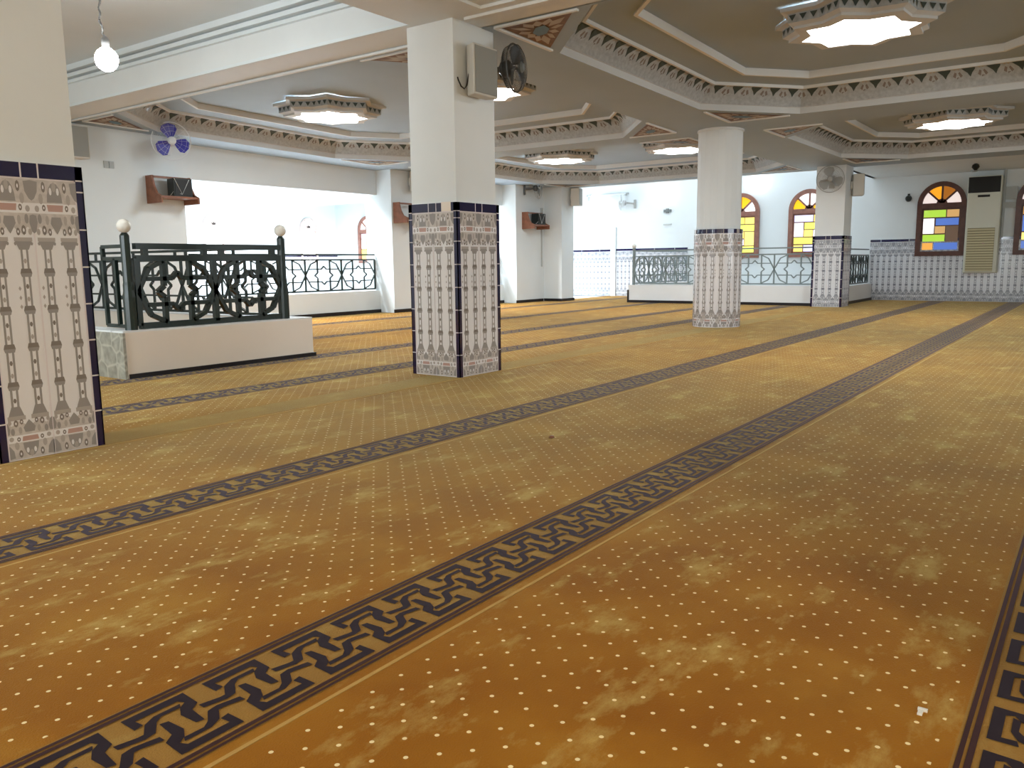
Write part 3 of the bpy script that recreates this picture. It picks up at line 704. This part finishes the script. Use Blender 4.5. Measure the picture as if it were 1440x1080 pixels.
# far stair curb and railing by the window wall
BX, BY0, BY1 = 14.62, 4.10, 7.70
cb = thing('stair_curb', 'low grey white curb behind the round column by the window wall', 'curb', (BX, 5.9, 0)); of = (BX, 5.9, 0)
m = MB(); m.box(BX, BY0, 0, BX + .16, BY1, .345); m.box(BX + .16, BY1 - .16, 0, XW - .02, BY1, .345); m.box(14.95, 3.74, 0, XW - .02, 3.90, .32); m.build('curb_wall', 'curbw', cb, off=of)
m = MB(); m.box(BX - .016, BY0, 0, BX, BY1 + .016, .05); m.box(BX - .016, BY1, 0, XW - .02, BY1 + .016, .05); m.box(14.95, 3.725, 0, XW - .02, 3.74, .05); m.box(BX - .014, BY1 - .02, 0, BX, BY1 + .014, .25); m.build('skirting', 'black', cb, off=of)
rr = thing('far_stair_railing', 'grey green iron star-pattern railing behind the round column', 'railing', (BX, 5.9, .345)); of = (BX, 5.9, .345)
mb, rl = railing(lambda u, z: (BX + .09, u, z), BY0 + .03, BY1 - .06, .375, .90, 1.01, 5, rr, b=.022, stubs=False); mb.build('front_panel', 'iron2', rr, off=of); rl.build('top_rail', 'iron2', rr, off=of)
mb, rl = railing(lambda u, z: (u, BY1 - .08, z), BX + .12, XW - .05, .375, .90, 1.01, 4, rr, b=.022, stubs=False); mb.build('side_panel', 'iron2', rr, off=of); rl.build('top_rail', 'iron2', rr, off=of)
p = MB(); p.lathe([(.03, .345), (.03, 1.07)], (BX + .09, BY1 - .08, 0), k=10); po = p.build('post', 'iron2', rr, off=of)
b = MB(); b.sphere((BX + .09, BY1 - .08, 1.10), .045); b.build('globe_finial', 'ball', po, smooth=True, off=of)
rr = thing('window_side_railing', 'short dark railing between the fan column and the window wall', 'railing', (16, 3.82, .32)); of = (16, 3.82, .32)
mb, rl = railing(lambda u, z: (u, 3.82, z), 14.97, XW - .04, .345, .87, .98, 4, rr, b=.022, stubs=False); mb.build('panels', 'iron', rr, off=of); rl.build('top_rail', 'iron', rr, off=of)

# ------------------------------------------------------------------ star ceiling lights
def star_pts(R, r, k=8, rot=0): return [((R if i % 2 == 0 else r) * math.cos(PI * i / k + rot), (R if i % 2 == 0 else r) * math.sin(PI * i / k + rot)) for i in range(2 * k)]
def star_light(loc, label):
    t = thing('star_ceiling_light', label, 'ceiling light', loc, 0, 'star shaped ceiling lights')
    s = MB()
    def ring(a, b, mi):
        A = star_pts(a[0], a[0] * .80); B = star_pts(b[0], b[0] * .80)
        for i in range(16):
            j = (i + 1) % 16; s.face([(*A[i], a[1]), (*A[j], a[1]), (*B[j], b[1]), (*B[i], b[1])], mi)
    prof = [(.66, .145, 0), (.66, .115, 0), (.60, .105, 0), (.595, .04, 1), (.545, .02, 0), (.545, 0, 0), (.44, -.008, 0), (.44, .012, 0)]
    for p, q in zip(prof, prof[1:]): ring(p, q, q[2])
    f = s; A = star_pts(.60, .48); B = star_pts(.598, .4784)
    for i in range(16):
        j = (i + 1) % 16; a, b = Vector(star_pts(.603, .4825)[i]), Vector(star_pts(.603, .4825)[j])
        for q in range(3):
            c0, c1 = a.lerp(b, (q + .15) / 3), a.lerp(b, (q + .85) / 3); cm = (c0 + c1) / 2
            f.face([(*c0, .095), (*c1, .095), (*cm, .05)], 2)
    s.build('plaster_star', ['beige', 'ornbg', 'orn'], t)
    d = MB(); A = star_pts(.437, .437 * .80); d.face([(*p, .006) for p in A]); d.face([(*p, .012) for p in A][::-1])
    d.build('lit_diffuser', 'star', t)['label'] = 'glowing white star'
    l = bpy.data.lights.new('star_lamp', 'AREA'); l.shape = 'DISK'; l.size = .62; l.energy = 33; l.color = (.86, .95, 1)
    lo = bpy.data.objects.new('star_lamp', l); C.objects.link(lo); lo.parent = t; lo.location = (0, 0, -.02)
    return t
LAMPS = [((7.00, 1.70), 'star ceiling light, the largest and nearest, at the upper right'),
         ((6.96, 7.66), 'star ceiling light seen left of the middle column'),
         ((6.98, 5.42), 'star ceiling light half hidden by the loudspeaker on the middle column'),
         ((12.02, 7.64), 'star ceiling light, left one of the far pair before the round column'),
         ((12.15, 5.52), 'star ceiling light touching the left side of the round column'),
         ((12.14, 1.74), 'star ceiling light above the stained glass windows and air conditioner')]
for (x, y), lb in LAMPS: star_light((x, y, ZB + wz(x) + .30 - .145), lb)

# ------------------------------------------------------------------ hanging bulb
bx, by, bz = 3.02, 5.44, 2.155
t = thing('hanging_bulb', 'bare lit bulb hanging on a twisted wire at the upper left', 'bulb', (bx, by, 2.80))
b = MB(); b.sphere((0, 0, bz - 2.80), .072, rz=.076); b.build('glass_bulb', 'bulb', t, smooth=True)
b = MB(); b.lathe([(.018, 0), (.024, .02), (.024, .07), (.012, .09)], (0, 0, bz - 2.80 + .055), k=12); b.build('lamp_holder', 'socket', t, smooth=True)
b = MB(); pts = []
for i in range(40):
    f = i / 39; pts.append((-.05 * f - .012 * math.sin(f * 9), .02 * f + .010 * math.sin(f * 40), bz - 2.80 + .14 + (.66 - .15 + .0) * f * 1.0))
pts[-1] = (pts[-1][0], pts[-1][1], 0.0); b.tube(pts, .007, k=6); b.build('twisted_wire', 'socket', t, smooth=True)
l = bpy.data.lights.new('bulb_lamp', 'POINT'); l.energy = 480; l.shadow_soft_size = .06; l.color = (.84, 1, .98)
lo = bpy.data.objects.new('bulb_lamp', l); C.objects.link(lo); lo.location = (bx, by, bz - .001)
# wall globes of the stair hall
for (y, z), lb in (((6.05, 2.388), 'lit white globe on the wall between the two pale stained windows'), ((8.2, 2.31), 'lit white globe on the wall left of the round column'), ((9.9, 2.27), 'lit white globe on the wall beside the end column')):
    o = (XW, y, z); t = thing('wall_globe_light', lb, 'wall light', o, group='globe lights on the window wall')
    b = MB(); b.sphere((-.13, 0, 0), .13); b.build('globe', 'globe', t, smooth=True)
    b = MB(); b.lathe([(.06, -.02), (.05, 0)], (0, 0, 0), (-1, 0, 0)); b.build('base', 'fwhite', t)

# ------------------------------------------------------------------ fans
def fan(loc, rz, label, R, blade, body, guard, dense=14, tilt=0, arm=.24):
    """local: base on wall at origin, blows along -Y"""
    t = thing('wall_fan', label, 'fan', loc, rz, 'wall fans')
    b = MB(); b.box(-.045, -.035, -.13, .045, 0, .07); b.bar((0, -.02, -.02), (0, -arm + .06, .0), .035, .04); b.build('wall_bracket', body, t, bevel=.008)
    ax = Vector((0, -math.cos(tilt), -math.sin(tilt))); c = Vector((0, -arm, .0))
    b = MB(); b.lathe([(.03, -.07), (.055, -.05), (.06, 0), (.04, .02)], c, ax); b.build('motor', body, t, smooth=True)
    bl = MB(); u = Vector((1, 0, 0)); v = ax.cross(u).normalized()
    for k in range(3):
        a = PI / 2 + .22 + k * 2 * PI / 3; pts = []
        for s_, r_ in ((-.60, .16), (-.68, .40), (-.66, .72), (-.46, .90), (-.08, .97), (.30, .94), (.52, .80), (.56, .55), (.58, .30), (.60, .16)):
            rr_ = r_ * R * .96; th = a + s_; pts.append(c + ax * (.055 - s_ * .03) + (u * math.cos(th) + v * math.sin(th)) * rr_)
        n = len(bl.v); bl.face(pts, 0); bl.face([p + ax * .004 for p in pts], 0)
    bl.build('blades', blade, t)
    h = MB(); h.lathe([(.22 * R, .085), (.22 * R, .10), (.14 * R, .115)], c, ax, k=20); h.build('hub_badge', body if body != 'fdark' else 'fmid', t, smooth=True)
    g = MB(); wr = .0009
    circle = lambda r_, d_: [c + ax * d_ + (u * math.cos(2 * PI * i / 28) + v * math.sin(2 * PI * i / 28)) * r_ for i in range(28)]
    g.tube(circle(R, .045), .006, k=6, closed=True)
    for f, d_ in ((.95, .075), (.75, .095), (.5, .10)): g.tube(circle(R * f, d_), wr, k=5, closed=True)
    for f, d_ in ((.9, -.0), (.6, -.03)): g.tube(circle(R * f, d_), wr, k=5, closed=True)
    for i in range(dense * 2):
        a = 2 * PI * i / (dense * 2); e = u * math.cos(a) + v * math.sin(a)
        g.tube([c + ax * .10 + e * R * .25, c + ax * .095 + e * R * .75, c + ax * .075 + e * R * .95, c + ax * .045 + e * R, c + e * R * .9, c - ax * .045 + e * R * .3], wr, k=4)
    g.build('wire_guard', guard, t)
    return t
fan((6.02, YW, 2.31), -.38, 'white wall fan with blue blades on the left pier', .225, 'fblue', 'fwhite', 'fwhite', dense=9, arm=.28)
fan((13.78, YW, 2.28), .75, 'dark wall fan on the pier beside the end column', .21, 'fmid', 'fdark', 'fgrey', arm=.26)
fan((XW, 8.93, 2.14), -PI / 2 - .8, 'pale wall fan on the bright wall left of the round column', .21, 'fgrey', 'fgrey', 'fwhite', arm=.28)
fan((14.45, 3.83, 2.10), -PI / 2 + .15, 'grey round wall fan on the tiled column by the windows', .215, 'fgrey', 'fgrey', 'fgrey', dense=40, arm=.2)
fan((4.93, 3.95, 2.19), .25, 'dark wall fan behind the loudspeaker on the middle column', .165, 'fdark', 'fdark', 'fdark', dense=45, arm=.34)

# ------------------------------------------------------------------ loudspeakers
def speaker(loc, rz, label, w_, d_, h_, cable=False, dark=True):
    t = thing('loudspeaker', label, 'loudspeaker', loc, rz, 'wall loudspeakers')
    b = MB(); b.prism([(-w_ / 2 * .75, -.03), (w_ / 2 * .75, -.03), (w_ / 2, -d_), (-w_ / 2, -d_)], lambda u, v, q: (u, v, q), -h_ / 2, h_ / 2); b.build('cabinet', 'spkb', t, bevel=.01)
    b = MB(); b.box(-w_ / 2 + .012, -d_ - .006, -h_ / 2 + .015, w_ / 2 - .012, -d_, h_ / 2 - .015); b.build('grille', 'spk', t, bevel=.004)
    b = MB(); b.box(-.03, -.03, -.06, .03, 0, .06); b.build('wall_bracket', 'spkb', t)
    if cable:
        b = MB(); b.tube([(-w_ * .36, -.06, .02), (-w_ * .40, -.05, -.04), (-w_ * .42, -.04, -.10), (-w_ * .48, -.03, -.125), (-w_ * .56, -.02, -.11), (-w_ * .60, -.006, -.07), (-w_ * .62, -.003, -.05)], .005, k=6); b.build('cable', 'bwire', t)
    return t
speaker((4.665, 3.682, 2.105), 0, 'grey loudspeaker high on the middle tiled column', .27, .12, .335, cable=True)
speaker((4.83, YW, 2.20), 0, 'grey loudspeaker peeping out beside the left tiled column', .24, .20, .36)
speaker((10.42, YW, 2.17), .5, 'pale loudspeaker on the pier behind the middle column', .20, .20, .33)
speaker((14.86, 9.185, 2.14), .25, 'grey loudspeaker on the end column of the left piers', .24, .22, .36)
speaker((14.80, 3.614, 2.03), .35, 'grey loudspeaker on the column with the grey fan', .20, .20, .36)

# ------------------------------------------------------------------ wooden wall shelves
def shelf(x, z, label, wd=.50, box=True, h=.335):
    o = (x, YW, z); t = thing('wall_shelf', label, 'shelf', o, group='brown wooden shelves on the piers')
    prof = [(0, 0), (-.31, 0), (-.31, .08), (-.22, .12), (-.17, .2), (-.14, .30), (-.14, h), (0, h)]
    for X in (0, wd):
        p = MB(); p.prism(prof, lambda u, v, q: (X + q, u, v), -.012, .012); p.build('side_bracket', 'wood', t)
    p = MB(); p.box(0, -.30, .06, wd, -.02, .085); p.build('shelf_board', 'wood', t)
    p = MB(); p.box(0, -.14, h - .03, wd, -.115, h - .005); p.build('top_bar', 'wood', t)
    if box:
        bo = (x + wd * .66, YW - .15, z + .085)
        bx_ = thing('television', 'small dark set on the wooden shelf ' + label.split('shelf ')[1], 'television', bo, group='dark sets on the wooden shelves')
        m_ = MB(); m_.prism([(-.13, -.10), (.13, -.10), (.09, .10), (-.09, .10)], lambda u, v, q: (u, v, q), 0, .225); m_.build('casing', 'device', bx_, bevel=.008)
        m_ = MB(); m_.box(-.11, -.106, .02, .11, -.10, .205); m_.build('screen', 'acb', bx_)
        m_ = MB(); m_.tube([(-.12, -.107, .22), (-.02, -.109, .03), (.08, -.109, .21)], .003, k=5); m_.tube([(-.14, -.04, .015), (-.128, -.09, .06), (-.02, -.109, .03)], .003, k=5); m_.build('cable', 'wire', bx_)
shelf(5.72, 1.575, 'brown wooden wall shelf under the blue fan')
shelf(10.03, 1.475, 'brown wooden wall shelf beside the middle column', box=False)
shelf(13.72, 1.475, 'brown wooden wall shelf on the pier beside the end column', .52)

# ------------------------------------------------------------------ air conditioner
o = (XW, 1.88, .525); t = thing('air_conditioner', 'tall ivory air conditioner on the wall between stained glass windows', 'air conditioner', o)
wA, hA, dA = .53, 1.71, .27
fnA = lambda d, u, z: (-d, -u, z)
def abox(mb, u0, z0, u1, z1, d0, d1, mi=0): mb.box(-d1, -u1, z0, -d0, -u0, z1, mi)
m = MB(); abox(m, -wA / 2, 0, wA / 2, hA, 0, dA); m.build('cabinet', 'ac', t, bevel=.015)
m = MB(); abox(m, -wA / 2 + .01, hA - .29, wA / 2 - .02, hA - .015, dA, dA + .012); m.build('air_outlet', 'acb', t)['label'] = 'black air outlet'
m = MB(); abox(m, -.10, hA - .37, .09, hA - .33, dA, dA + .006); m.build('display', 'acb', t)
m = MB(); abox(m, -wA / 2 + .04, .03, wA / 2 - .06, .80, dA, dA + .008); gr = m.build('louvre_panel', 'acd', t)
m = MB()
for i in range(17): z = .035 + i * .045; abox(m, -wA / 2 + .04, z, wA / 2 - .06, z + .028, dA + .006, dA + .02)
m.build('slats', 'acl', gr)
m = MB(); abox(m, .02, .52, .05, .535, dA + .02, dA + .024); m.build('badge', 't4', gr)
# ------------------------------------------------------------------ small things on the walls
def plain(name, label, cat, fnm, mats, loc, group=None):
    m_ = MB(); fnm(m_); ob = m_.build(name, mats); ob.location = loc; return tag(ob, label, cat, group)
plain('wall_socket', 'white double socket on the wall left of the wooden shelf under the blue fan', 'socket', lambda m_: (m_.box(-.06, -.012, -.04, -.004, 0, .04), m_.box(.004, -.012, -.04, .06, 0, .04)), 'gutter', (5.26, YW, 2.0))
plain('security_camera', 'small black camera on the wall left of the dark stained glass window', 'camera', lambda m_: (m_.lathe([(.05, 0), (.06, .03), (.045, .09), (.03, .1)], (0, 0, 0), (-1, 0, 0), 14), m_.box(-.02, -.02, .03, 0, .02, .09)), 'device', (XW, 3.16, 1.92))
plain('security_camera', 'small black camera under the ceiling above the air conditioner', 'camera', lambda m_: m_.lathe([(.02, 0), (.05, .02), (.06, .06), (.02, .11)], (0, 0, 0), (0, 0, -1), 14), 'device', (15.8, 1.90, 2.34))
plain('smoke_detector', 'small dark round detector under the ceiling beside the air conditioner', 'detector', lambda m_: m_.lathe([(.06, 0), (.06, .02), (.04, .035)], (0, 0, 0), (0, 0, -1), 14), 'gutter', (16.9, 2.05, 2.34))
plain('wall_clock', 'small dark clock on the bright wall below the globe light', 'clock', lambda m_: (m_.box(-.03, -.09, -.03, 0, .09, .03), m_.box(-.035, -.03, -.05, 0, .03, .05)), 'fmid', (XW, 8.12, 1.92))
plain('wall_plate', 'small grey plate on the bright wall below the dark clock', 'plate', lambda m_: m_.box(-.015, -.10, -.015, 0, .10, .015), 'gutter', (XW, 8.12, 1.62))
t = thing('tube_light', 'unlit tube light on the bright wall right of the end column', 'tube light', (XW, 9.65, 2.36))
m = MB(); m.box(-.05, -.55, -.02, 0, .55, .02); m.build('batten', 'gutter', t)
m = MB(); m.tube([(-.07, -.5, -.01), (-.07, .5, -.01)], .016); m.build('tube', 'fwhite', t)
m = MB(); m.box(-.08, .42, -.12, -.02, .50, -.02); m.build('end_cap', 'gutter', t); m = MB(); m.box(-.08, -.5, -.05, -.02, -.46, -.02); m.build('end_cap', 'gutter', t)
plain('cable_conduit', 'thin grey conduit running down the pier beside the end column', 'conduit', lambda m_: (m_.box(-.012, -.02, 0, .012, 0, 1.12), m_.box(-.03, -.03, 1.1, .03, 0, 1.2)), 'gutter', (14.40, YW, .72))
plain('switch_box', 'grey electric box right of the air conditioner, upper one', 'electric box', lambda m_: m_.box(-.06, -.09, -.11, 0, .09, .11), 'gutter', (XW, 1.48, 1.93))
plain('switch_box', 'small grey electric box right of the air conditioner, lower one', 'electric box', lambda m_: m_.box(-.05, -.09, -.05, 0, .09, .05), 'gutter', (XW, 1.49, 1.72))
plain('cable_conduit', 'vertical pipe on the wall right beside the air conditioner', 'conduit', lambda m_: m_.box(-.04, -.018, 0, 0, .018, 1.2), 'gutter', (XW, 1.592, 1.15))
plain('carpet_scrap', 'tiny brown scrap lying on the carpet between the two border bands', 'scrap', lambda m_: m_.lathe([(.006, 0), (.014, .004), (.008, .012)], (0, 0, 0), k=7), 'wood', (3.10, 2.02, 0))
plain('carpet_scrap', 'tiny white scrap on the carpet near the bottom right border band', 'scrap', lambda m_: (m_.box(-.012, -.004, 0, .012, .004, .004), m_.box(.004, -.010, 0, .010, .006, .005)), 'ball', (1.52, .21, 0))

# ------------------------------------------------------------------ light
def area(name, loc, size, e, col=(1, 1, 1), rot=(0, 0, 0), sy=None):
    l_ = bpy.data.lights.new(name, 'AREA'); l_.energy = e; l_.color = col; l_.size = size
    if sy: l_.shape = 'RECTANGLE'; l_.size_y = sy
    o_ = bpy.data.objects.new(name, l_); C.objects.link(o_); o_.location = loc; o_.rotation_euler = rot; return o_
area('stair_hall_daylight', (16.1, 7.0, 4.05), 1.8, 95, (.86, .93, 1), sy=6)
for x in (7.5, 11, 14): area('gallery_light', (x, 10.6, 2.33), .5, 240, (.93, .97, 1), sy=.3)
for x in (11.9, 13.2, 15.5): area('gallery_light', (x, 15.5, 2.33), .8, 170, (.93, .97, 1), sy=.4)
area('near_star_light', (7.0, -2.6, 2.4), .62, 60, (.88, .95, 1))
area('front_wall_fill', (8.6, Y0 + .1, 1.35), 4.5, 115, (.86, .94, 1), rot=(PI / 2, 0, 0), sy=1.6)  # added fill light, no window here; brightens the column faces towards this wall
area('back_wall_fill', (X0 + .1, 4.2, 1.4), 3.0, 165, (.84, .94, 1), rot=(0, -PI / 2, 0), sy=2.0)  # unseen soft fill, added to lift the near left columns and curb
area('left_bay_light', (-.5, 6.8, 2.78), .6, 110, (.84, .97, 1))
l = bpy.data.lights.new('warm_lamp', 'POINT'); l.energy = 190; l.shadow_soft_size = .13; l.color = (1, .88, .70)
lo = bpy.data.objects.new('warm_lamp', l); C.objects.link(lo); lo.location = (-1.0, -2.40, 2.0)
wd = bpy.data.worlds.new('world'); bpy.context.scene.world = wd; wd.use_nodes = True
wd.node_tree.nodes['Background'].inputs[0].default_value = (.8, .9, 1, 1); wd.node_tree.nodes['Background'].inputs[1].default_value = .3
sc = bpy.context.scene
sc.view_settings.view_transform = 'Standard'; sc.view_settings.look = 'None'; sc.view_settings.gamma = 1; sc.view_settings.exposure = .06
sc.view_settings.use_curve_mapping = False
sc.cycles.use_denoising = True
sc.cycles.max_bounces = 8; sc.cycles.diffuse_bounces = 5
